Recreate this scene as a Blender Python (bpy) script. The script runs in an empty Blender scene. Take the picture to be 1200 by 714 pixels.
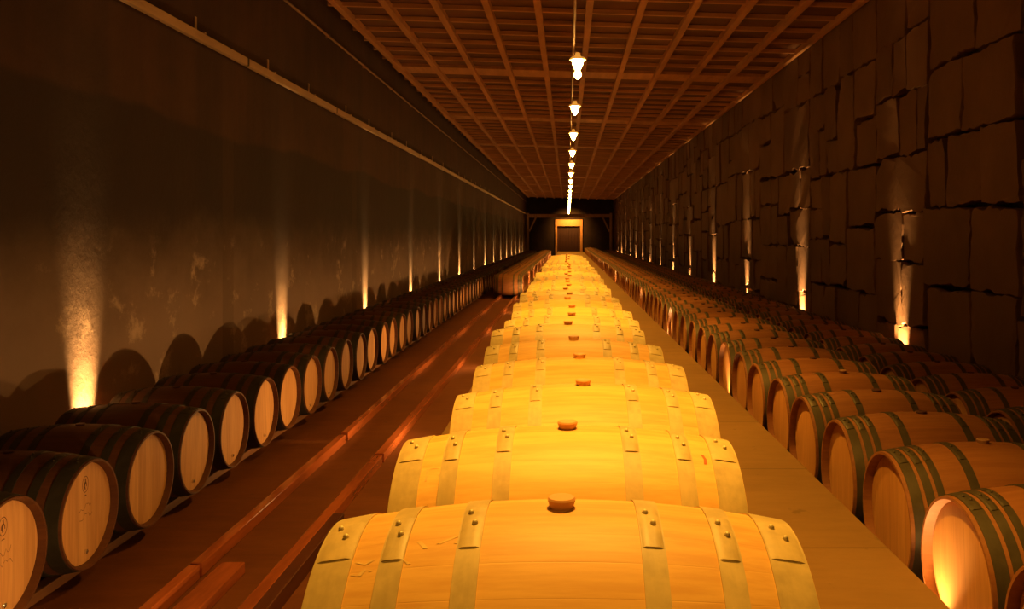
import bpy, bmesh, math, random
from mathutils import Vector, Matrix, noise
R = random.Random(11)
sc = bpy.context.scene
C = sc.collection
PI = math.pi
CAMZ = 1.97                       # camera height above the lower floor
WL, WR, DEND = -3.80, 4.24, 79.0  # side walls and end wall
Y0 = -3.0
H0, TILT = CAMZ + 3.40, 0.03      # ceiling height over the axis, and its slope to the right
def ceil_z(x): return H0 - TILT * x

# ------------------------------------------------------------------ helpers
def tag(o, label=None, cat=None, group=None, kind=None):
    if label: o['label'] = label
    if cat: o['category'] = cat
    if group: o['group'] = group
    if kind: o['kind'] = kind
    return o
def empty(name, loc=(0, 0, 0), label=None, cat=None, group=None):
    o = bpy.data.objects.new(name, None); C.objects.link(o)
    o.location = loc; o.empty_display_size = .1
    return tag(o, label, cat, group)
def link(name, me, parent=None, loc=(0, 0, 0)):
    o = bpy.data.objects.new(name, me); C.objects.link(o); o.location = loc
    if parent: o.parent = parent
    return o
def mesh(bm, name, mats, smooth=False):
    me = bpy.data.meshes.new(name)
    bmesh.ops.recalc_face_normals(bm, faces=bm.faces[:])
    if smooth:
        for f in bm.faces: f.smooth = True
    bm.to_mesh(me); bm.free()
    for m in (mats if isinstance(mats, (list, tuple)) else [mats]): me.materials.append(m)
    if smooth:
        try: me.set_sharp_from_angle(angle=math.radians(35))
        except Exception: pass
    return me
def obj(name, bm, mats, parent=None, loc=(0, 0, 0), smooth=False):
    return link(name, mesh(bm, name, mats, smooth), parent, loc)
def box(bm, x0, x1, y0, y1, z0, z1, mi=0, bev=0.0, M=None):
    vs = [bm.verts.new((x, y, z)) for x in (x0, x1) for y in (y0, y1) for z in (z0, z1)]
    if M is not None:
        for v in vs: v.co = M @ v.co
    q = [(0, 1, 3, 2), (4, 6, 7, 5), (0, 4, 5, 1), (2, 3, 7, 6), (0, 2, 6, 4), (1, 5, 7, 3)]
    fs = [bm.faces.new([vs[i] for i in f]) for f in q]
    for f in fs: f.material_index = mi
    if bev:
        es = list({e for f in fs for e in f.edges})
        bmesh.ops.bevel(bm, geom=es, offset=bev, segments=2, affect='EDGES', profile=.5)
    return vs
def revolve(bm, prof, axis='X', seg=48, mi=0, a0=0.0, a1=2 * PI):
    """prof: list of (along, radius)."""
    full = abs(a1 - a0 - 2 * PI) < 1e-6
    n = seg if full else seg + 1
    rings = []
    for (t, r) in prof:
        ring = []
        for k in range(n):
            a = a0 + (a1 - a0) * k / seg
            c, s = math.cos(a), math.sin(a)
            p = (t, r * c, r * s) if axis == 'X' else (r * c, r * s, t) if axis == 'Z' else (r * c, t, r * s)
            ring.append(bm.verts.new(p))
        rings.append(ring)
    for i in range(len(rings) - 1):
        A, B = rings[i], rings[i + 1]
        for k in range(n if full else n - 1):
            j = (k + 1) % n
            f = bm.faces.new((A[k], A[j], B[j], B[k])); f.material_index = mi
    return rings
def cap(bm, ring, mi=0):
    f = bm.faces.new(ring); f.material_index = mi
    return f
def tube(bm, p, q, r, seg=10, mi=0):
    p, q = Vector(p), Vector(q); d = (q - p).normalized()
    u = d.orthogonal().normalized(); w = d.cross(u)
    A = [bm.verts.new(p + (u * math.cos(2 * PI * k / seg) + w * math.sin(2 * PI * k / seg)) * r) for k in range(seg)]
    B = [bm.verts.new(q + (u * math.cos(2 * PI * k / seg) + w * math.sin(2 * PI * k / seg)) * r) for k in range(seg)]
    for k in range(seg):
        j = (k + 1) % seg
        f = bm.faces.new((A[k], A[j], B[j], B[k])); f.material_index = mi
    cap(bm, A, mi); cap(bm, B[::-1], mi)

# ------------------------------------------------------------------ materials
class N:
    def __init__(s, name):
        s.m = bpy.data.materials.new(name); s.m.use_nodes = True
        s.t = s.m.node_tree; s.b = s.t.nodes['Principled BSDF']
    def new(s, typ, **kw):
        n = s.t.nodes.new(typ)
        for k, v in kw.items(): setattr(n, k, v)
        return n
    def l(s, a, b): s.t.links.new(a, b)
    def val(s, sock, v):
        if isinstance(v, (int, float)): sock.default_value = v
        else: s.l(v, sock)
    def math(s, op, a, b=0.0, c=None):
        n = s.new('ShaderNodeMath', operation=op)
        s.val(n.inputs[0], a); s.val(n.inputs[1], b)
        if c is not None: s.val(n.inputs[2], c)
        return n.outputs[0]
    def coords(s, kind='Object', scale=(1, 1, 1)):
        tc = s.new('ShaderNodeTexCoord'); mp = s.new('ShaderNodeMapping')
        mp.inputs['Scale'].default_value = scale
        s.l(tc.outputs[kind], mp.inputs['Vector'])
        return mp.outputs[0]
    def noise(s, vec, scale, detail=4, rough=.55):
        n = s.new('ShaderNodeTexNoise'); s.l(vec, n.inputs['Vector'])
        n.inputs['Scale'].default_value = scale; n.inputs['Detail'].default_value = detail
        n.inputs['Roughness'].default_value = rough
        return n.outputs['Fac']
    def mix(s, f, a, b, mode='MIX'):
        n = s.new('ShaderNodeMix', data_type='RGBA', blend_type=mode)
        s.val(n.inputs[0], f)
        for i, v in ((6, a), (7, b)):
            if isinstance(v, tuple): n.inputs[i].default_value = (*v[:3], 1)
            else: s.l(v, n.inputs[i])
        return n.outputs[2]
    def ramp(s, f, a, b):
        return s.math('SMOOTHSTEP', f, a, b) if False else s._ss(f, a, b)
    def _ss(s, f, a, b):
        n = s.new('ShaderNodeMapRange', interpolation_type='SMOOTHSTEP')
        s.val(n.inputs[0], f); n.inputs[1].default_value = a; n.inputs[2].default_value = b
        return n.outputs[0]
    def bump(s, h, strength, dist=.01):
        n = s.new('ShaderNodeBump'); n.inputs['Strength'].default_value = strength
        n.inputs['Distance'].default_value = dist; s.l(h, n.inputs['Height'])
        s.l(n.outputs[0], s.b.inputs['Normal'])
    def out(s, col=None, rough=.6, metal=0.0, spec=.4):
        if col is not None:
            if isinstance(col, tuple): s.b.inputs['Base Color'].default_value = (*col, 1)
            else: s.l(col, s.b.inputs['Base Color'])
        s.val(s.b.inputs['Roughness'], rough); s.b.inputs['Metallic'].default_value = metal
        s.b.inputs['Specular IOR Level'].default_value = spec
        return s.m

def mat_staves(name, ca, cb, nst=30, rough=.55):
    """oak staves running along the local X axis"""
    n = N(name); tc = n.new('ShaderNodeTexCoord'); sp = n.new('ShaderNodeSeparateXYZ')
    n.l(tc.outputs['Object'], sp.inputs[0])
    oi = n.new('ShaderNodeObjectInfo')
    a = n.math('ARCTAN2', sp.outputs[2], sp.outputs[1])
    u = n.math('MULTIPLY', n.math('ADD', n.math('DIVIDE', a, 2 * PI), .5), nst)
    wob = n.math('MULTIPLY', n.noise(n.coords('Object', (1, 1, 1)), 1.2, 1), .25)
    fl = n.math('FLOOR', u); fr = n.math('FRACT', u)
    wn = n.new('ShaderNodeTexWhiteNoise', noise_dimensions='2D')
    cx = n.new('ShaderNodeCombineXYZ'); n.l(fl, cx.inputs[0]); n.l(n.math('MULTIPLY', oi.outputs['Random'], 91.0), cx.inputs[1])
    n.l(cx.outputs[0], wn.inputs['Vector'])
    off = n.new('ShaderNodeVectorMath', operation='ADD'); n.l(n.coords('Object', (3.0, 42, 42)), off.inputs[0])
    cr = n.new('ShaderNodeCombineXYZ'); n.l(n.math('MULTIPLY', oi.outputs['Random'], 300.0), cr.inputs[0]); n.l(cr.outputs[0], off.inputs[1])
    gr = n.noise(off.outputs[0], 1.0, 5, .65)
    off2 = n.new('ShaderNodeVectorMath', operation='ADD'); n.l(n.coords('Object', (1.2, 5, 5)), off2.inputs[0]); n.l(cr.outputs[0], off2.inputs[1])
    big = n.noise(off2.outputs[0], 1.0, 2)
    f = n.math('ADD', n.math('MULTIPLY', wn.outputs['Value'], .42), n.math('MULTIPLY', n._ss(gr, .34, .66), .42))
    f = n.math('ADD', f, n.math('MULTIPLY', big, .3))
    col = n.mix(f, ca, cb)
    e = n.math('ABSOLUTE', n.math('SUBTRACT', fr, .5))
    seam = n._ss(e, .475, .5)
    col = n.mix(n.math('MULTIPLY', seam, .07), col, tuple(c * .4 for c in ca))
    val = n.new('ShaderNodeHueSaturation'); n.l(col, val.inputs['Color'])
    n.l(n.math('ADD', n.math('MULTIPLY', oi.outputs['Random'], .12), .95), val.inputs['Value'])
    h = n.math('SUBTRACT', n.math('MULTIPLY', gr, .12), seam)
    n.bump(h, .12, .003)
    return n.out(val.outputs[0], rough)
def mat_head(name, ca, cb, w=.088):
    """oak boards standing along local Z, side by side along local Y"""
    n = N(name); tc = n.new('ShaderNodeTexCoord'); sp = n.new('ShaderNodeSeparateXYZ')
    n.l(tc.outputs['Object'], sp.inputs[0]); oi = n.new('ShaderNodeObjectInfo')
    u = n.math('ADD', n.math('DIVIDE', sp.outputs[1], w), n.math('MULTIPLY', oi.outputs['Random'], 7.3))
    fl = n.math('FLOOR', u); fr = n.math('FRACT', u)
    wn = n.new('ShaderNodeTexWhiteNoise', noise_dimensions='2D')
    cx = n.new('ShaderNodeCombineXYZ'); n.l(fl, cx.inputs[0]); n.l(n.math('MULTIPLY', oi.outputs['Random'], 57.0), cx.inputs[1])
    n.l(cx.outputs[0], wn.inputs['Vector'])
    off = n.new('ShaderNodeVectorMath', operation='ADD'); n.l(n.coords('Object', (40, 40, 3)), off.inputs[0])
    cr = n.new('ShaderNodeCombineXYZ'); n.l(n.math('MULTIPLY', oi.outputs['Random'], 300.0), cr.inputs[0]); n.l(cr.outputs[0], off.inputs[1])
    gr = n.noise(off.outputs[0], 1.0, 5, .6)
    f = n.math('ADD', n.math('MULTIPLY', wn.outputs['Value'], .5), n.math('MULTIPLY', n._ss(gr, .3, .7), .5))
    col = n.mix(f, ca, cb)
    seam = n._ss(n.math('ABSOLUTE', n.math('SUBTRACT', fr, .5)), .485, .5)
    col = n.mix(n.math('MULTIPLY', seam, .55), col, tuple(c * .3 for c in ca))
    n.bump(n.math('SUBTRACT', n.math('MULTIPLY', gr, .1), seam), .3, .003)
    return n.out(col, .6)
def mat_metal(name, col, rough=.38, metal=.85):
    n = N(name); v = n.coords('Object', (6, 6, 6))
    a = n.noise(v, 2.0, 5, .6); b = n.noise(n.coords('Object', (90, 14, 14)), 1.0, 3)
    f = n.math('ADD', n.math('MULTIPLY', n._ss(a, .35, .7), .6), n.math('MULTIPLY', b, .4))
    c = n.mix(f, tuple(k * .62 for k in col), col)
    r = n.math('ADD', n.math('MULTIPLY', a, .25), rough - .1)
    n.bump(b, .12, .002)
    return n.out(c, r, metal)
def mat_plain(name, col, rough=.6, metal=0.0, var=.35, scale=(8, 8, 8), bump=.15):
    n = N(name); a = n.noise(n.coords('Object', scale), 1.0, 5, .6)
    c = n.mix(n._ss(a, .3, .72), tuple(k * (1 - var) for k in col), col)
    n.bump(a, bump, .004)
    return n.out(c, rough, metal)
def mat_emit(name, col, strength):
    m = bpy.data.materials.new(name); m.use_nodes = True
    b = m.node_tree.nodes['Principled BSDF']
    b.inputs['Base Color'].default_value = (.8, .7, .5, 1)
    b.inputs['Emission Color'].default_value = (*col, 1); b.inputs['Emission Strength'].default_value = strength
    return m

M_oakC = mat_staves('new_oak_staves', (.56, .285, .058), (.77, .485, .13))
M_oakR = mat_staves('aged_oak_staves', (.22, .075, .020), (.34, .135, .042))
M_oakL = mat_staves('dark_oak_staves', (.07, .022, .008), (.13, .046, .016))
M_headC = mat_head('new_oak_head', (.55, .36, .16), (.74, .52, .27))
M_headR = mat_head('aged_oak_head', (.48, .215, .065), (.64, .32, .105))
M_headL = mat_head('pale_oak_head', (.48, .225, .075), (.68, .36, .135))
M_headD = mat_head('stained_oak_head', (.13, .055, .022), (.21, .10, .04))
M_rimL = mat_plain('chime_oak', (.24, .10, .04), .6, 0, .3, (20, 20, 20))
M_hoopC = mat_metal('galvanised_hoop', (.62, .47, .20), .5, .0)
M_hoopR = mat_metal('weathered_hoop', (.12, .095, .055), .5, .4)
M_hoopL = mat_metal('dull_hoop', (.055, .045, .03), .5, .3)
M_rivet = mat_metal('rivet_steel', (.80, .66, .34), .35, .15)
M_bungC = mat_plain('bung_rubber', (.72, .36, .11), .5, 0, .2)
M_bungR = mat_plain('bung_oak', (.40, .20, .09), .6, 0, .3)
M_bungD = mat_plain('bung_dark', (.10, .03, .018), .6, 0, .3)
M_plug = mat_plain('tap_plug_steel', (.85, .8, .7), .2, .9, .1)
M_stamp = mat_plain('branded_ink', (.14, .06, .025), .8, 0, .3)
M_chalk = mat_plain('chalk', (.80, .53, .18), .9, 0, .25, (40, 40, 40))
M_redmark = mat_plain('red_smear', (.55, .14, .03), .8, 0, .25, (40, 40, 40))
M_railred = mat_plain('varnished_rail', (.40, .105, .032), .17, 0, .45, (9, 1.2, 9), .1)
M_raildark = mat_plain('dark_varnished_plank', (.09, .024, .01), .45, 0, .4, (9, 1.2, 9), .1)
M_railpale = mat_plain('pale_timber', (.26, .11, .045), .6, 0, .35, (12, 1.5, 12), .2)
M_beam = mat_plain('ceiling_timber', (.56, .265, .10), .7, 0, .3, (5, .8, 5), .15)
M_batten = mat_plain('batten_timber', (.62, .30, .115), .7, 0, .3, (1, 8, 8), .15)
M_panel = mat_plain('ceiling_panel', (.20, .08, .028), .8, 0, .4, (.8, .8, .8), .1)
M_soffit = mat_plain('roof_soffit', (.05, .048, .035), .9, 0, .3)
M_dark = mat_plain('black_steel', (.03, .022, .015), .5, .5, .3)
M_tray = mat_plain('painted_tray', (.56, .37, .20), .45, .1, .25, (4, 1, 4), .1)
M_cable = mat_plain('grey_cable', (.30, .17, .09), .6, 0, .2)
M_cap = mat_emit('amber_lamp_shade', (1.0, .40, .05), .62)
M_glass = mat_emit('lit_lamp_glass', (1.0, .48, .09), 122)
M_lens = mat_emit('lit_lens', (1.0, .60, .22), 12)
M_portal = mat_plain('portal_timber', (.40, .21, .10), .65, 0, .3, (6, 6, 1.5), .2)
M_doorframe = mat_plain('orange_door_timber', (.72, .36, .11), .5, 0, .2, (6, 6, 2), .1)
M_doorleaf = mat_plain('door_leaf', (.05, .016, .007), .6, 0, .3, (8, 8, 1), .2)
M_end = mat_plain('end_wall_plaster', (.05, .028, .016), .9, 0, .4, (1, 1, 1), .2)

def mat_floor(name, ca, cb, joint=False, rough=.5):
    n = N(name); v = n.coords('Object', (1, 1, 1))
    a = n.noise(v, .9, 6, .62); b = n.noise(n.coords('Object', (2.5, 9, 3)), 1.0, 6, .7); d = n.noise(v, 7.0, 3, .7)
    f = n.math('ADD', n.math('MULTIPLY', n._ss(a, .3, .7), .55), n.math('MULTIPLY', n._ss(b, .3, .7), .45))
    col = n.mix(f, ca, cb)
    col = n.mix(n.math('MULTIPLY', n._ss(d, .66, .74), .35), col, tuple(k * .35 for k in ca))
    h = b
    if joint:
        sp = n.new('ShaderNodeSeparateXYZ'); n.l(n.coords('Object'), sp.inputs[0])
        fr = n.math('FRACT', n.math('DIVIDE', n.math('ADD', sp.outputs[1], -3.69 + 12.55), 1.255))
        j = n.math('LESS_THAN', fr, .009)
        col = n.mix(n.math('MULTIPLY', j, .6), col, tuple(k * .3 for k in ca))
        h = n.math('SUBTRACT', b, n.math('MULTIPLY', j, 2.0))
    n.bump(h, .12, .01)
    r = n.math('ADD', n.math('MULTIPLY', a, .25), rough - .12)
    return n.out(col, r, 0.0, .15)
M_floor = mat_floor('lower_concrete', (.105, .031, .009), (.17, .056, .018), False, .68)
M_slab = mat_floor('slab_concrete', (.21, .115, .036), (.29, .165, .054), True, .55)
M_ledge = mat_floor('ledge_concrete', (.20, .11, .05), (.30, .18, .08))

def mat_wallleft():
    n = N('rammed_wall'); sp = n.new('ShaderNodeSeparateXYZ'); n.l(n.coords('Object'), sp.inputs[0])
    z, y = sp.outputs[2], sp.outputs[1]
    cl = n.noise(n.coords('Object', (1, .7, .9)), 1.0, 6, .62)
    st = n.noise(n.coords('Object', (1, 2.6, .16)), 1.0, 5, .62)
    fine = n.noise(n.coords('Object', (6, 6, 5)), 1.0, 6, .7)
    f = n.math('ADD', n.math('MULTIPLY', n._ss(cl, .3, .7), .45), n.math('MULTIPLY', n._ss(st, .32, .68), .35))
    f = n.math('ADD', f, n.math('MULTIPLY', fine, .2))
    col = n.mix(f, (.031, .0115, .0045), (.082, .033, .0135))
    # wavy edge: the wall colour under it is darkened as shade
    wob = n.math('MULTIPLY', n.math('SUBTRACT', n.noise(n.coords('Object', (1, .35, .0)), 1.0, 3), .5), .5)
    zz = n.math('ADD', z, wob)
    # uplight glow painted at the foot, a painted shade band, plain wall above
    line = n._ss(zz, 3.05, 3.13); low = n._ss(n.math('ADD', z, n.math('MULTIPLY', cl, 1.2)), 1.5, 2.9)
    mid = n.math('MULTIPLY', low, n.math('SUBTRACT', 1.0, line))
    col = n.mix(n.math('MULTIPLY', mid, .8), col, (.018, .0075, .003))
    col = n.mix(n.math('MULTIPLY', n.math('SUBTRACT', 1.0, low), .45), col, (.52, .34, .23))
    # pale vertical form joints; flaked patches low down, paled as part of the glow
    fr = n.math('FRACT', n.math('DIVIDE', n.math('ADD', y, 1.9), 5.65))
    j = n.math('LESS_THAN', fr, .055)
    col = n.mix(n.math('MULTIPLY', j, .28), col, (.07, .033, .014))
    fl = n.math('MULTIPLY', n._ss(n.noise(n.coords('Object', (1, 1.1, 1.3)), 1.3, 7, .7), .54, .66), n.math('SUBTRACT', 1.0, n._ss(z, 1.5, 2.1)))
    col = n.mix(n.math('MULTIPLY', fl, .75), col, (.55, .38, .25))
    n.bump(n.math('ADD', fine, n.math('MULTIPLY', cl, .8)), .45, .02)
    return n.out(col, .8)
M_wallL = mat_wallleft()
def mat_stone():
    n = N('quarry_stone'); v = n.coords('Object')
    a = n.noise(v, 1.1, 6, .6); f = n.noise(v, 9.0, 6, .7)
    g = n.new('ShaderNodeNewGeometry')
    t = n.math('ADD', n.math('MULTIPLY', n._ss(a, .3, .7), .5), n.math('MULTIPLY', g.outputs['Random Per Island'], .5))
    col = n.mix(t, (.105, .044, .016), (.185, .088, .036))
    n.bump(f, .35, .015)
    return n.out(col, .8)
M_stone = mat_stone()
M_mortar = mat_plain('dark_joint_mortar', (.03, .015, .008), .95, 0, .4, (3, 3, 3), .5)  # dark mortar backing between the stone blocks

# ------------------------------------------------------------------ the setting
def struct(name, bm, m, smooth=False, parent=None):
    o = obj(name, bm, m, parent, smooth=smooth)
    if parent is None: o['kind'] = 'structure'
    return o
SLAB_L, SLAB_R, SLAB_Z = -.86, 1.39, .62
LEDGE_R, LEDGE_Z = 2.62, .25
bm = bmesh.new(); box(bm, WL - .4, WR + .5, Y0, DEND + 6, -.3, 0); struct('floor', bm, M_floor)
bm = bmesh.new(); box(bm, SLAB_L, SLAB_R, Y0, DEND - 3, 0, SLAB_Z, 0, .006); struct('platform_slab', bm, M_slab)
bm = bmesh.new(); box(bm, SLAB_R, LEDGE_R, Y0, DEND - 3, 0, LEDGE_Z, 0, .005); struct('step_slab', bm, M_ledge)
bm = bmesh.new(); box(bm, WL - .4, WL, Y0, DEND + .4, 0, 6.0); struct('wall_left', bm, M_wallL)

# right wall: rough quarry blocks in front of a dark backing
def stone_wall():
    bm = bmesh.new(); rr = random.Random(5)
    box(bm, WR + .14, WR + .5, Y0, DEND + .4, 0, 6.0, 1)
    rects = []
    def split(y0, y1, z0, z1, d):
        w, h = y1 - y0, z1 - z0
        lim = rr.uniform(.85, 1.55)
        if (w < lim and h < lim * 1.05) or d > 12 or (w < .5 and h < .9):
            rects.append((y0, y1, z0, z1)); return
        if w > h * rr.uniform(.75, 1.35):
            c = y0 + w * rr.uniform(.36, .64); split(y0, c, z0, z1, d + 1); split(c, y1, z0, z1, d + 1)
        else:
            c = z0 + h * rr.uniform(.36, .64); split(y0, y1, z0, c, d + 1); split(y0, y1, c, z1, d + 1)
    y = Y0
    while y < DEND:
        w = rr.uniform(2.6, 4.2); split(y, min(y + w, DEND), 0, 5.4, 0); y += w
    for (y0, y1, z0, z1) in rects:
        if y1 < 2.0: continue
        g = rr.uniform(.008, .03); x = WR + rr.uniform(-.022, .022)
        ty, tz = rr.uniform(-.022, .022), rr.uniform(-.015, .015)
        yc, zc = (y0 + y1) / 2, (z0 + z1) / 2
        J = lambda: rr.uniform(-.03, .03)
        cs = [(y0 + g + J(), z0 + g + J()), (y1 - g + J(), z0 + g + J()), (y1 - g + J(), z1 - g + J()), (y0 + g + J(), z1 - g + J())]
        if rr.random() < .35:                                    # a broken corner
            k = rr.randrange(4); c = cs[k]; s = rr.uniform(.12, .3)
            p, q = Vector(cs[k - 1]), Vector(cs[(k + 1) % 4]); cc = Vector(c)
            cs[k:k + 1] = [tuple(cc + (p - cc) * s), tuple(cc + (q - cc) * s)]
        step = .07 if yc < 22 else .16 if yc < 40 else .5
        ed = []
        for k in range(len(cs)):
            p, q = Vector(cs[k]), Vector(cs[(k + 1) % len(cs)])
            m = max(1, int((q - p).length / step)); nrm = Vector((-(q - p).y, (q - p).x)).normalized()
            for i in range(m):
                pt = p + (q - p) * (i / m)
                nz = noise.noise(Vector((pt.x * 3.1, pt.y * 3.1, 7 + y0))) * .05 + noise.noise(Vector((pt.x * 13, pt.y * 13, y0))) * .032
                ed.append(pt + nrm * nz)
        def P(pt, dx, sh):
            yy, zz = yc + (pt.x - yc) * sh, zc + (pt.y - zc) * sh
            return bm.verts.new((x + dx + ty * (yy - yc) + tz * (zz - zc) + noise.noise(Vector((yy * 2, zz * 2, 3))) * .02, yy, zz))
        ch = rr.uniform(.004, .012)
        A = [P(p, 0, 1 - ch * 1.6) for p in ed]
        B = [P(p, .012 + ch * .6, 1.0) for p in ed]
        D = [bm.verts.new((WR + .2, v.co.y, v.co.z)) for v in B]
        bm.faces.new(A)
        for U, V in ((A, B), (B, D)):
            for k in range(len(U)):
                j = (k + 1) % len(U); bm.faces.new((U[k], U[j], V[j], V[k]))
    return struct('wall_right', bm, [M_stone, M_mortar])
stone_wall()

# end wall with a doorway at its foot
DX0, DX1, DZ1 = -1.15, 1.42, CAMZ + 1.56
bm = bmesh.new()
box(bm, WL, DX0, DEND, DEND + .4, 0, 6.0); box(bm, DX1, WR + .4, DEND, DEND + .4, 0, 6.0); box(bm, DX0, DX1, DEND, DEND + .4, DZ1, 6.0)
struct('wall_back', bm, M_end)
door = empty('door_1', (0, 0, 0)); door['kind'] = 'structure'
bm = bmesh.new()
box(bm, DX0 + .02, DX0 + .20, DEND - .12, DEND + .39, 0, DZ1 - .62, 0, .01); box(bm, DX1 - .24, DX1 - .02, DEND - .12, DEND + .39, 0, DZ1 - .62, 0, .01)
box(bm, DX0 + .02, DX1 - .02, DEND - .12, DEND + .39, DZ1 - .62, DZ1 - .01, 0, .01)
obj('door_frame', bm, M_doorframe, door)
bm = bmesh.new()
for k in range(8):
    w = (DX1 - DX0 - .44) / 8; x = DX0 + .20 + w * k
    box(bm, x + .004, x + w - .004, DEND + .24, DEND + .29, 0, DZ1 - .63, 0, .004)
obj('door_leaf', bm, M_doorleaf, door)
bm = bmesh.new(); box(bm, WL - .4, WR + .5, Y0 - .3, Y0, 0, 6.0); struct('wall_front', bm, M_end)
bm = bmesh.new(); box(bm, WL - .4, WR + .5, Y0, DEND + .4, 6.0, 6.3); struct('trim_1', bm, M_soffit)

# ceiling: panel, cross battens, joists and broad cross boards
bm = bmesh.new()
def slope_box(bm, x0, x1, y0, y1, z0, z1, mi=0):
    for v in box(bm, x0, x1, y0, y1, z0, z1, mi): v.co.z += ceil_z(v.co.x)
slope_box(bm, -3.60, WR - .03, Y0, DEND - 1.2, .125, .19)
ceil = struct('ceiling', bm, M_panel)
for k in range(11):
    x = -3.52 + .77 * k
    bm = bmesh.new(); slope_box(bm, x - .055, x + .05 if k < 10 else x + .01, Y0, DEND - 1.2, 0, .10); obj('joist', bm, M_beam, ceil)
bands = [10.6, 18.25, 25.5, 33.1, 41.4, 50.0, 58.3, 66.5, 74.5]
for y in bands:
    bm = bmesh.new(); slope_box(bm, -3.68, WR - .03, y - .36, y + .36, .06, .125); obj('cross_board', bm, M_beam, ceil)
bm = bmesh.new(); y = 3.0
y = 18.25 - .39 - .78 * 19
while y < DEND - 1.4:
    if not any(abs(y - b) < .40 for b in bands): slope_box(bm, -3.70, WR - .03, y - .03, y + .03, .05, .115)
    y += .78
lat = obj('batten_lattice', bm, M_batten, ceil)

# timber portal in front of the end wall
YP = DEND - 2.0
po = empty('timber_portal', (0, YP, 0), 'timber portal with braced posts spanning the hall before the dark end wall', 'portal')
for x in (-3.58, 3.92):
    bm = bmesh.new(); box(bm, x - .11, x + .11, -.11, .11, 0, CAMZ + 2.1, 0, .01); obj('post', bm, M_portal, po)
bm = bmesh.new(); box(bm, -3.47, 3.81, -.10, .10, CAMZ + 1.68, CAMZ + 2.0, 0, .01); obj('crossbeam', bm, M_portal, po)
for s, x in ((1, -3.5), (-1, 3.84)):
    bm = bmesh.new(); L = 1.45
    box(bm, -.07, .07, -.06, .06, 0, L, 0, .008, Matrix.Translation((x + s * .05, 0, CAMZ + .42)) @ Matrix.Rotation(s * math.radians(25), 4, 'Y'))
    obj('brace', bm, M_portal, po)

# ------------------------------------------------------------------ barrels
BL, RB, RH = .935, .346, .300
def rad(x): return RH + (RB - RH) * (1 - (2 * x / BL) ** 2)
HOOPS = {'C': [(.392, .466), (.292, .338), (.150, .196)],
         'R': [(.405, .452), (.352, .388), (.305, .336), (.150, .190)],
         'L': [(.378, .455), (.275, .325), (.145, .192)]}
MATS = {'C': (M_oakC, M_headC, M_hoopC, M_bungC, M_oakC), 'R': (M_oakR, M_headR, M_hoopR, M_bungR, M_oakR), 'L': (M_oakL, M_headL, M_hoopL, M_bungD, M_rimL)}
def body_prof(n):
    out = [(BL / 2 * t, rad(BL / 2 * t)) for t in [-1 + 2 * i / n for i in range(n + 1)]]
    e = BL / 2
    return [(-e + .042, RH - .020), (-e, RH - .012)] + out + [(e, RH - .012), (e - .042, RH - .020)]
def body_bm(seg=72, n=22):
    bm = bmesh.new(); revolve(bm, body_prof(n), 'X', seg)
    return bm
def head_bm(s, seg=64):
    bm = bmesh.new(); x = s * (BL / 2 - .040); r = RH - .0205
    rings = revolve(bm, [(x, r * .999), (x + s * .004, r - .02), (x + s * .005, r * .5)], 'X', seg); cap(bm, rings[-1])
    rb = revolve(bm, [(x - s * .016, r * .999)], 'X', seg); cap(bm, rb[0])
    for k in range(seg):
        j = (k + 1) % seg; bm.faces.new((rings[0][k], rings[0][j], rb[0][j], rb[0][k]))
    return bm
def hoop_bm(a, b, seg=72, rivets=True, phase=0.0):
    bm = bmesh.new(); t = .0035; m = 5
    xs = [a + (b - a) * i / m for i in range(m + 1)]
    pr = [(xs[0], rad(xs[0]) - .0015)] + [(x, rad(x) + t) for x in xs] + [(xs[-1], rad(xs[-1]) - .0015)]
    revolve(bm, pr, 'X', seg)
    if rivets:
        # the lapped end of the band with its two rivets, near the top on the side facing -Y
        a0, a1 = PI / 2 + .02 + phase, PI / 2 + .42 + phase
        pr = [(xs[0] + .001, rad(xs[0]) + t - .001)] + [(x, rad(x) + t + .0028) for x in xs[1:-1]] + [(xs[-1] - .001, rad(xs[-1]) + t - .001)]
        rg = revolve(bm, pr, 'X', 14, 0, a0, a1)
        for kk in (0, -1):
            vs = [r_[kk] for r_ in rg]
            bot = [bm.verts.new(Vector((v.co.x, v.co.y * .988, v.co.z * .988))) for v in vs]
            for i in range(len(vs) - 1): bm.faces.new((vs[i], vs[i + 1], bot[i + 1], bot[i]))
        for (u, da) in ((.36, .10), (.62, .22)):
            x = a + (b - a) * u; r = rad(x) + t + .004; an = PI / 2 + phase + da
            M = Matrix.Translation((x, r * math.cos(an), r * math.sin(an))) @ Matrix.Diagonal((1, 1, 1, 1))
            g = bmesh.ops.create_uvsphere(bm, u_segments=10, v_segments=6, radius=.0062, matrix=M)
            for v in g['verts']:
                for f in v.link_faces: f.material_index = 1
    return bm
def bung_bm(r0=.024, r1=.029, h=.022, seg=24):
    bm = bmesh.new(); z = RB - .006
    rg = revolve(bm, [(z, r0 * .98), (z + .006, r0), (z + h, r1), (z + h + .004, r1 - .003), (z + h + .004, r1 * .5)], 'Z', seg)
    cap(bm, rg[-1]); cap(bm, rg[0][::-1])
    return bm
def ribbon(bm, pts, w, place, mi=0):
    """a flat thin stroke through 2-D points, laid on a surface by place(u, v)"""
    L, Rr = [], []
    for i, p in enumerate(pts):
        a = Vector(pts[max(0, i - 1)]); b = Vector(pts[min(len(pts) - 1, i + 1)]); d = (b - a).normalized()
        nn = Vector((-d.y, d.x)) * w / 2
        L.append(bm.verts.new(place(*(Vector(p) + nn)))); Rr.append(bm.verts.new(place(*(Vector(p) - nn))))
    for i in range(len(pts) - 1):
        f = bm.faces.new((L[i], L[i + 1], Rr[i + 1], Rr[i])); f.material_index = mi
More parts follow.
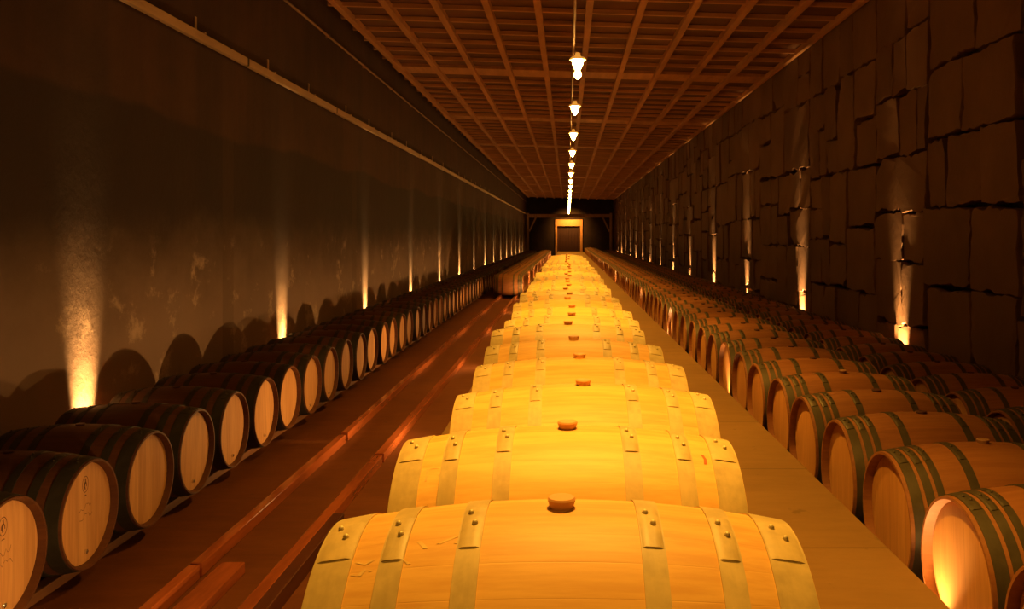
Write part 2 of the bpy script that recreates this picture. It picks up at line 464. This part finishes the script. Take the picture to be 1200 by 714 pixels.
def stamp_bm(seed):
    """a branded oval crest over a few worn pencil strokes, on the +X head"""
    bm = bmesh.new(); rr = random.Random(seed); x = BL / 2 - .0345
    pl = lambda u, v: (x, u, v)
    ribbon(bm, [(.03 * math.cos(2 * PI * k / 24), .165 + .045 * math.sin(2 * PI * k / 24)) for k in range(25)], .004, pl)
    ribbon(bm, [(0, .135), (-.008, .155), (.003, .175), (0, .197)], .010, pl)
    ribbon(bm, [(-.014, .15), (-.012, .165), (-.003, .178)], .006, pl); ribbon(bm, [(.014, .15), (.012, .165), (.004, .178)], .006, pl)
    ribbon(bm, [(-.012, .10), (.0, .104), (.012, .10)], .005, pl)
    for (u0, v0) in ((-.07, .035), (-.06, -.02)):
        pts = [(u0 + .013 * k, v0 + rr.uniform(-.014, .022)) for k in range(11)]
        ribbon(bm, pts, .0028, pl)
    return bm
def chalk_bm(strokes, w=.005):
    bm = bmesh.new()
    def pl(u, v):                                       # u along the barrel, v = angle from the top towards -Y
        r = rad(u) + .0005; a = PI / 2 + v
        return (u, r * math.cos(a), r * math.sin(a))
    for s in strokes: ribbon(bm, s, w, pl)
    return bm
ME = {}
for t in 'CRL':
    oak, hd, hp, bg, rim = MATS[t]
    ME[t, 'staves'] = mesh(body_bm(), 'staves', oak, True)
    ME[t, 'hoops'] = []
    for i, (a, b) in enumerate(HOOPS[t]):
        for s in (-1, 1):
            A, B = (a, b) if s > 0 else (-b, -a)
            ME[t, 'hoops'].append(mesh(hoop_bm(A, B, 72, True, .05 * (i % 2)), 'hoop', [hp, M_rivet if t == 'C' else hp], True))
    ME[t, 'bung'] = mesh(bung_bm(), 'bung', bg, True)
    for s in (-1, 1): ME[t, 'head', s] = mesh(head_bm(s), 'head', hd, True)
ME['bungD'] = mesh(bung_bm(.027, .030, .012), 'bung', M_bungD, True)
ME['headD'] = mesh(head_bm(1), 'head', M_headD, True)
bm = bmesh.new(); rg = revolve(bm, [(BL / 2 - .037, .013), (BL / 2 - .024, .012), (BL / 2 - .021, .008)], 'X', 14); cap(bm, rg[-1])
for v in bm.verts: v.co.z -= .215
ME['plug'] = mesh(bm, 'plug', M_plug, True)
def small_barrel(t, seg, lite=False, headmat=None):
    """a distant barrel: staves, heads, hoops and bung in one mesh"""
    oak, hd, hp, bg, rim = MATS[t]
    bm = bmesh.new(); e = BL / 2
    revolve(bm, body_prof(8), 'X', seg)
    for s in (-1, 1):
        rg = revolve(bm, [(s * (e - .038), RH - .019)], 'X', seg); cap(bm, rg[0], 1)
        for (a, b) in HOOPS[t]:
            A, B = (a, b) if s > 0 else (-b, -a)
            revolve(bm, [(A, rad(A) - .001), (A, rad(A) + .0045), (B, rad(B) + .0045), (B, rad(B) - .001)], 'X', seg, 2)
    rg = revolve(bm, [(RB - .008, .024), (RB + .018, .029)], 'Z', 8, 3); cap(bm, rg[-1], 3)
    return bm, [oak, headmat or hd, hp, bg]
for t in 'CRL':
    b_, m_ = small_barrel(t, 32); ME[t, 'far'] = mesh(b_, 'wine_barrel', m_, True)
b_, m_ = small_barrel('L', 32, False, M_headD); ME['L', 'farD'] = mesh(b_, 'wine_barrel', m_, True)

ONES = 'zeroth first second third fourth fifth sixth seventh eighth ninth tenth eleventh twelfth thirteenth fourteenth fifteenth sixteenth seventeenth eighteenth nineteenth'.split()
def ordinal(n):
    if n < 20: return ONES[n]
    t, o = divmod(n, 10); T = ['', '', 'twent', 'thirt', 'fort'][t]
    return T + 'ieth' if o == 0 else T + 'y-' + ONES[o]
def full_barrel(t, loc, label, group, heads=(-1, 1), bung='std', dark=False, rot=0.0, yaw=0.0, plug=False):
    e = empty('wine_barrel', loc, label, 'barrel', group)
    e.rotation_euler = (rot, 0, yaw)
    link('staves', ME[t, 'staves'], e)
    for s in heads:
        link('head', ME['headD'] if dark and s == 1 else ME[t, 'head', s], e)
    for m in ME[t, 'hoops']: link('hoop', m, e)
    if bung == 'std': link('bung', ME[t, 'bung'], e)
    elif bung == 'dark': link('bung', ME['bungD'], e)
    if plug: link('plug', ME['plug'], e)['label'] = 'small shiny metal plug'
    return e
def far_barrel(t, loc, label, group, yaw=0.0, dark=False, rot=0.0):
    o = link('wine_barrel', ME[t, 'farD'] if dark else ME[t, 'far'], None, loc)
    o.rotation_euler = (rot, 0, yaw)
    return tag(o, label, 'barrel', group)
FULL_D, ONE_D = 20.0, 56.0
rest = bmesh.new(); rest_mats = []
def add_rest(t, loc):
    b_, m_ = small_barrel(t, 14)
    if t + 'o' not in [k for k, _ in rest_mats]: 
        for k, m in enumerate(m_): rest_mats.append((t + 'o', m))
    base = [i for i, (k, _) in enumerate(rest_mats) if k == t + 'o'][0]
    me = bpy.data.meshes.new('tmp'); b_.to_mesh(me); b_.free()
    n0 = len(rest.faces); v0 = len(rest.verts)
    rest.from_mesh(me); rest.verts.ensure_lookup_table(); rest.faces.ensure_lookup_table()
    for v in rest.verts[v0:]: v.co += Vector(loc)
    for f in rest.faces[n0:]: f.material_index += base; f.smooth = True
    bpy.data.meshes.remove(me)

# centre row, on the platform
GC = 'bright oak barrels in the centre row on the platform'
CX = [-.012, .0, .058, .055, .034, .004, .03, .035, .0, .02, -.02, .015]
CZ = CAMZ - .55 - RB
CLAB = {1: 'nearest bright new-oak barrel at the front of the centre row, cut by the bottom edge',
        2: 'bright yellow oak barrel directly behind the frontmost barrel of the centre row'}
centre = []
for k in range(35):
    d = 1.735 + .712 * k
    x = CX[k] if k < len(CX) else R.uniform(-.045, .045)
    loc = (x, d, CZ + (0 if k < 3 else R.uniform(-.006, .006)))
    yaw = R.uniform(-.012, .012); rot = 0 if k < 3 else R.uniform(-.07, .07)
    n = k + 1
    if n in CLAB: lab = CLAB[n]
    elif n <= 16: lab = 'bright oak barrel, %s from the front in the centre row under the pendant lamps' % ordinal(n)
    elif n == 35: lab = 'last bright oak barrel at the far end of the centre row'
    else: lab = 'small bright oak barrel in the far half of the centre row, crowded among its neighbours'
    if d < FULL_D: centre.append(full_barrel('C', loc, lab, GC, rot=rot, yaw=yaw))
    else: far_barrel('C', loc, lab, GC, yaw, False, rot)
def L_(u, v, s, pts): return [(u + a * s, v + b * s * 2.6) for a, b in pts]
mk = chalk_bm([L_(-.365, .52, .022, [(-1, .3), (-.3, .5), (.1, -.2), (.7, .1)]), L_(-.365, .46, .022, [(-.8, -.2), (0, .2), (.6, -.3)]), L_(-.30, .48, .025, [(-.6, .5), (.1, -.4), (.8, .3)]),
               L_(-.255, .36, .02, [(-.8, -.6), (0, .6)]), L_(-.21, .33, .025, [(-.9, .5), (.6, -.4)]), L_(-.19, .33, .025, [(-.4, .6), (.9, -.3)])], .009)
obj('chalk_mark', mk, M_chalk, centre[0])['label'] = 'faint pale chalk strokes'
mk = chalk_bm([L_(-.36, .60, .03, [(-.5, .8), (-.5, -.8), (.5, -.8)]), L_(-.335, .60, .028, [(.5, .8), (-.3, .1), (.4, -.6)])], .006)
obj('chalk_mark', mk, M_chalk, centre[1])['label'] = 'faint pale chalk strokes'
mk = chalk_bm([L_(.372, .42, .02, [(-.2, -1.1), (.1, 0), (.0, 1.2)])], .008)
obj('red_mark', mk, M_redmark, centre[1])['label'] = 'small red smear'

# left wall row
GL = 'dark oak barrels with pale heads along the left wall'
XL, ZL = -2.70 - BL / 2 + .02, .405
LLAB = {1: 'dark barrel whose pale branded head is cut off by the left edge',
        2: 'dark barrel with a crest and pencil strokes on its whole pale head',
        3: 'dark barrel with a clean unmarked pale head, next behind the crested one on the left'}
k = 0; leftrow = []
while True:
    d = 4.11 + .70 * k
    if d > DEND - 3.6: break
    n = k + 1
    loc = (XL + R.uniform(-.012, .012), d, ZL)
    if n in LLAB: lab = LLAB[n]
    elif n <= 26: lab = 'dark barrel with pale head, %s from the front in the left wall row' % ordinal(n)
    else: lab = 'small distant dark barrel of the left wall row, far beyond the rails'
    yaw = R.uniform(-.02, .02); dk = 17 <= k <= 20
    if dk: lab = lab.replace('pale head', 'dark stained head')
    if d < FULL_D:
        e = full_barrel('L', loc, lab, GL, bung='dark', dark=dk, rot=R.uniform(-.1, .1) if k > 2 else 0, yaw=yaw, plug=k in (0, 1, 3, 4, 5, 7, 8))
        leftrow.append(e)
    elif d < ONE_D: far_barrel('L', loc, lab, GL, yaw, dk)
    else: add_rest('L', loc)
    k += 1
for i in (0, 1): obj('stamp', stamp_bm(i + 3), M_stamp, leftrow[i])['label'] = 'dark branded crest and worn pencil strokes'
# second left row, far down the rails
GL2 = 'oak barrels standing on the two red rails'
k = 0
while True:
    d = 27.2 + .70 * k
    if d > DEND - 3.6: break
    loc = (-1.88 + R.uniform(-.01, .01), d, .428)
    lab = 'brown oak barrel at the near end of the far row on the red rails' if k == 0 else \
        'distant brown barrel in the far row on the red rails, behind its front barrel'
    if d < ONE_D: far_barrel('R', loc, lab, GL2, R.uniform(-.02, .02))
    else: add_rest('R', loc)
    k += 1
# right rows
GR1, GR2 = 'aged oak barrels in the first right row beside the platform', 'aged oak barrels in the second right row by the stone wall'
XR1, ZR1, XR2, ZR2 = 1.52 + BL / 2 - .02, .645, 3.10 + BL / 2 - .02, .42
RLAB = {1: 'aged barrel barely showing its rim at the lower right corner',
        2: 'aged barrel in the lower right corner, its head lit white from below',
        3: 'aged barrel with a wooden bung and four dark hoops, next behind the brightly underlit one'}
k = 0
while True:
    d = 2.63 + .70 * k
    if d > DEND - 3.6: break
    n = k + 1; loc = (XR1 + R.uniform(-.012, .012), d, ZR1)
    lab = RLAB.get(n) or ('aged oak barrel, %s from the front in the right row along the platform edge' % ordinal(n) if n <= 26
                          else 'small distant aged barrel far down the row along the platform edge')
    yaw = R.uniform(-.02, .02)
    if d < FULL_D: full_barrel('R', loc, lab, GR1, bung='std' if k in (2, 5) else 'dark', rot=R.uniform(-.12, .12), yaw=yaw)
    elif d < ONE_D: far_barrel('R', loc, lab, GR1, yaw)
    else: add_rest('R', loc)
    k += 1
k = 0
while True:
    d = 6.09 + .70 * k
    if d > DEND - 3.6: break
    n = k + 1; loc = (XR2 + R.uniform(-.012, .012), d, ZR2)
    lab = ('aged oak barrel, %s from the front in the row nearest the stone wall' % ordinal(n) if n <= 22
           else 'small distant aged barrel far down the row nearest the stone wall')
    if n == 1: lab = 'aged barrel at the right edge, frontmost in the row nearest the stone wall'
    yaw = R.uniform(-.02, .02)
    if d < FULL_D: full_barrel('R', loc, lab, GR2, bung='dark', rot=R.uniform(-.12, .12), yaw=yaw)
    elif d < ONE_D: far_barrel('R', loc, lab, GR2, yaw)
    else: add_rest('R', loc)
    k += 1
ro = obj('distant_barrels', rest, [m for _, m in rest_mats])
tag(ro, 'tiny far-off barrels merging together near the end of the hall', 'barrels', None, 'stuff')

# ------------------------------------------------------------------ rails and planks
def rail(name, x0, x1, y0, y1, z0, z1, m, label, cat='rail', group=None, bev=.006):
    bm = bmesh.new(); cx, cy = (x0 + x1) / 2, (y0 + y1) / 2
    box(bm, x0 - cx, x1 - cx, y0 - cy, y1 - cy, 0, z1 - z0, 0, bev)
    return tag(obj(name, bm, m, None, (cx, cy, z0)), label, cat, group)
def rr_(x): return rad(x) - .0005
YE = DEND - 3.3
top = ZL - rad(.22)
top = ZL - rad(.23) - .014
rail('timber_rail', XL + .22, XL + .30, 3.0, YE, 0, top, M_railpale, 'pale timber rail under the heads of the left wall barrels')
rail('timber_rail', XL - .30, XL - .22, 3.0, YE, 0, top, M_railpale, 'pale timber rail under the back of the left wall barrels')
for (xc, z0, zc, w) in ((0.0, SLAB_Z, CZ, 'centre row on the platform'), (XR1, LEDGE_Z, ZR1, 'row along the platform edge'), (XR2, 0, ZR2, 'row nearest the stone wall')):
    ye = 27.0 if xc == 0.0 else YE
    for s in (-1, 1):
        a, b = sorted((xc + s * .22, xc + s * .28))
        rail('timber_rail', a, b, 1.0, ye, z0, zc - rad(.22) - .012, M_railpale, 'timber rail carrying the %s, %s side' % (w, 'left' if s < 0 else 'right'))
ZT = .428 - rad(.2) - .008
AX0, AX1, BX0, BX1 = -2.18, -2.11, -1.675, -1.595
rail('guide_rail', AX0, AX1, 2.2, 4.90, 0, ZT, M_railred, 'near length of the left red rail, in the bottom left foreground', 'rail')
rail('guide_rail', AX0, AX1, 4.93, 8.12, 0, ZT, M_railred, 'middle length of the left red rail on the aisle floor', 'rail')
rail('guide_rail', AX0, AX1, 8.22, YE, 0, ZT, M_railred, 'long far length of the left red rail, beyond the dark gap', 'rail')
rail('guide_rail', BX0, BX1, 2.2, 7.36, 0, ZT, M_railred, 'near length of the right red rail beside the centre barrels', 'rail')
rail('guide_rail', BX0, BX1, 7.42, YE, 0, ZT, M_railred, 'far length of the right red rail, shining white', 'rail')
rail('dark_plank', BX1 + .006, BX1 + .085, 2.2, 5.78, 0, ZT + .012, M_raildark, 'dark varnished plank lying against the near right red rail', 'plank')
o = rail('short_plank', -2.02, -1.88, 3.6, 4.98, 0, .07, M_railred, 'short red plank with square end between the two rails, bottom left', 'plank')

# ------------------------------------------------------------------ lamps
WARM = (1.0, .47, .055)
PALE = (1.0, .56, .18)
FOOT = (1.0, .52, .15)
def lamp(name, typ, loc, power, parent=None, rad_=.04, size=None, blend=1.0, aim=None, col=WARM):
    l = bpy.data.lights.new(name, typ); l.energy = power; l.color = col; l.shadow_soft_size = rad_
    if typ == 'SPOT': l.spot_size = math.radians(size); l.spot_blend = blend
    o = bpy.data.objects.new(name, l); C.objects.link(o); o.location = loc
    if parent: o.parent = parent
    if aim is not None: o.rotation_euler = Vector(aim).to_track_quat('-Z', 'Y').to_euler()
    return o
P_PEND, P_WALL, P_REC, P_LEFT = 645, 1700, 36, 122
LX, CXX, CZ0 = .117, .07, CAMZ + 2.145
bm = bmesh.new(); tube(bm, (CXX, Y0 + .1, CZ0), (CXX, DEND - 2.5, CZ0), .016, 10)
y = 1.4
con = obj('lamp_conduit', bm, M_cable); tag(con, 'long straight conduit under the ceiling joists carrying the pendant lamps', 'conduit')
bm = bmesh.new()
for k in range(23):
    y = 2.80 + 3.48 * (k - 1)
    if y < DEND - 3: tube(bm, (CXX, y, CZ0 + .010), (CXX, y, ceil_z(CXX) + .005), .004, 6)
obj('hanger_rods', bm, M_cable, con)
capb = bmesh.new()
rg = revolve(capb, [(.02, .03), (.06, .032), (.0, .05), (-.015, .105), (-.045, .128), (-.055, .122), (-.03, .05)], 'Z', 32)
cap(capb, rg[0]); cap(capb, rg[-1])
ME['cap'] = mesh(capb, 'lamp_cap', M_cap, True)
gb = bmesh.new()
rg = revolve(gb, [(-.035, .07), (-.075, .084), (-.115, .078), (-.16, .058), (-.20, .038), (-.228, .018), (-.234, .004)], 'Z', 28)
cap(gb, rg[0]); cap(gb, rg[-1])
ME['glass'] = mesh(gb, 'lamp_glass', M_glass, True)
gb = bmesh.new()
rg = revolve(gb, [(-.215, .03), (-.235, .046), (-.265, .056), (-.295, .052), (-.325, .032), (-.342, .006)], 'Z', 24)
cap(gb, rg[0]); cap(gb, rg[-1])
ME['bulb'] = mesh(gb, 'hanging_bulb', M_glass, True)
sb = bmesh.new(); tube(sb, (0, 0, .05), (-.036, 0, .088), .011, 8)
ME['stem'] = mesh(sb, 'lamp_stem', M_cable, True)
k = 0
PL = ['pendant lamp nearest the camera, its glowing tip just at the top edge', 'large glowing pendant lamp with an amber cap and a second bulb under its glass',
      'second whole pendant lamp down the ceiling conduit', 'third whole pendant lamp down the ceiling conduit', 'fourth whole pendant lamp down the ceiling conduit']
for k in range(-1, 21):
    d = 6.28 + 3.48 * (k - 1)
    e = empty('pendant_lamp', (LX, d, CAMZ + 2.055)); e.scale = (.76, .76, .76)
    lab = PL[k - 1] if 1 <= k <= 5 else ('pendant lamp overhead, out of the picture above the front barrels' if k < 1 else 'tiny glowing pendant lamp far down the conduit')
    tag(e, lab, 'lamp', 'pendant lamps along the ceiling conduit')
    link('lamp_cap', ME['cap'], e); link('lamp_glass', ME['glass'], e); link('lamp_stem', ME['stem'], e)
    if k == 2: link('hanging_bulb', ME['bulb'], e)
    lamp('pendant_light', 'SPOT', (0, 0, -.37), P_PEND, e, .06, 102, 1.0, (0, 0, -1))
canb = bmesh.new()
rg = revolve(canb, [(0, .045), (.07, .05), (.078, .05), (.078, .042), (.06, .040)], 'Z', 20); cap(canb, rg[0])
ME['can'] = mesh(canb, 'housing', M_dark, True)
lb = bmesh.new(); rg = revolve(lb, [(.056, .039), (.06, .030), (.061, .01)], 'Z', 20); cap(lb, rg[-1]); cap(lb, rg[0]); ME['lens'] = mesh(lb, 'lens', M_lens, True)
def uplight(loc, label, group, power, size, aim, off=(0, 0, .095), r=.02):
    e = empty('floor_uplight', loc, label, 'light', group)
    link('housing', ME['can'], e); link('lens', ME['lens'], e)
    lamp('uplight', 'SPOT', off, power, e, r, size, 1.0, aim, FOOT if 'left foot' in label else PALE)
k = 0
while 6.7 + 4.66 * k < DEND - 2.5:
    y = 6.7 + 4.66 * k
    uplight((WL + .10, y, .0), 'small floor uplight at the foot of the left wall behind the barrels', 'uplights along the left wall', P_WALL * R.uniform(.8, 1.25), 38, (-.30, 0, 1))
    y = 6.15 + 4.66 * k
    if y < DEND - 2.5:
        uplight((WR - .11, y, .0), 'small floor uplight at the foot of the stone wall behind the barrels', 'uplights along the stone wall', P_WALL * 1.6 * R.uniform(.7, 1.3), 40, (.30, 0, 1))
    k += 1
k = 0
while 3.5 + 4.62 * k < DEND - 5:
    y = 3.5 + 4.62 * k
    uplight((SLAB_R + .056, y, LEDGE_Z), 'small uplight in the gap between platform and barrel heads', 'uplights at the right of the platform', P_REC, 84, (.12, 0, 1))
    uplight((SLAB_L - .053, y, .14), 'small uplight at the left foot of the platform', 'uplights at the left of the platform', P_LEFT, 150, (-1, 0, .55), (-.03, 0, .10))
    k += 1
# added spot, unseen behind the crossbeam, to brighten the door surround
sp = empty('added_portal_spot', (.2, YP + .18, CAMZ + 1.80), 'small added spotlight, unseen behind the portal crossbeam, brightening the doorway', 'light')
bm = bmesh.new(); tube(bm, (0, -.06, 0), (0, .10, -.03), .045, 14); obj('housing', bm, M_dark, sp)
lamp('added_portal_light', 'SPOT', (0, .14, -.05), 500, sp, .04, 120, .8, (0, 1.7, -.9), (1, .42, .08))

# cable tray and pipe on the left wall
ZTRAY = CAMZ + 2.02
tr = empty('cable_tray', (WL, 0, ZTRAY), 'pale cable tray running high along the left wall with dark joints', 'cable tray')
bm = bmesh.new()
y = 9.9 - 3.8 * 3
js = []
while y < DEND: js.append(y); y += 3.8
for a, b in zip(js, js[1:]): box(bm, .045, .105, a + .03, b - .03, -.045, .045, 0, .006)
obj('tray', bm, M_tray, tr)
bm = bmesh.new()
for y in js:
    if y < DEND - 1: box(bm, .05, .10, y - .035, y + .035, -.04, .04, 0)
obj('joint_sleeve', bm, M_dark, tr)
for y in js[1:14]:
    for q in (.9, 2.6):
        bm = bmesh.new(); box(bm, .004, .11, y + q - .02, y + q + .02, .045, .06); box(bm, .004, .014, y + q - .02, y + q + .02, .04, .22); obj('bracket', bm, M_tray, tr)
pp = empty('wall_pipe', (WL, 0, CAMZ + 3.14), 'thin dark pipe clipped high on the left wall just under the ceiling', 'pipe')
bm = bmesh.new(); tube(bm, (.05, Y0 + .1, 0), (.05, DEND - 1, 0), .02, 10); obj('pipe', bm, M_cable, pp)
for k in range(12):
    bm = bmesh.new(); y = 8.6 + 2.4 * k; box(bm, 0, .075, y - .015, y + .015, -.026, .026, 0, .003); obj('clip', bm, M_cable, pp)

# ------------------------------------------------------------------ camera, world, view
cam = bpy.data.cameras.new('camera'); co = bpy.data.objects.new('camera', cam); C.objects.link(co)
co.location = (0, 0, CAMZ); co.rotation_euler = (PI / 2, 0, 0)
cam.sensor_width = 36; cam.lens = 30.0; cam.shift_x = -65 / 1200; cam.shift_y = -80 / 1200
cam.clip_start = .05; cam.clip_end = 300
sc.camera = co
w = bpy.data.worlds.new('world'); sc.world = w; w.use_nodes = True
w.node_tree.nodes['Background'].inputs[0].default_value = (.02, .008, .002, 1)
w.node_tree.nodes['Background'].inputs[1].default_value = .0
vs = sc.view_settings
vs.view_transform = 'Standard'; vs.look = 'None'; vs.gamma = 1; vs.use_curve_mapping = False; vs.exposure = 0.0
sc.cycles.use_denoising = True
sc.cycles.sample_clamp_indirect = 6
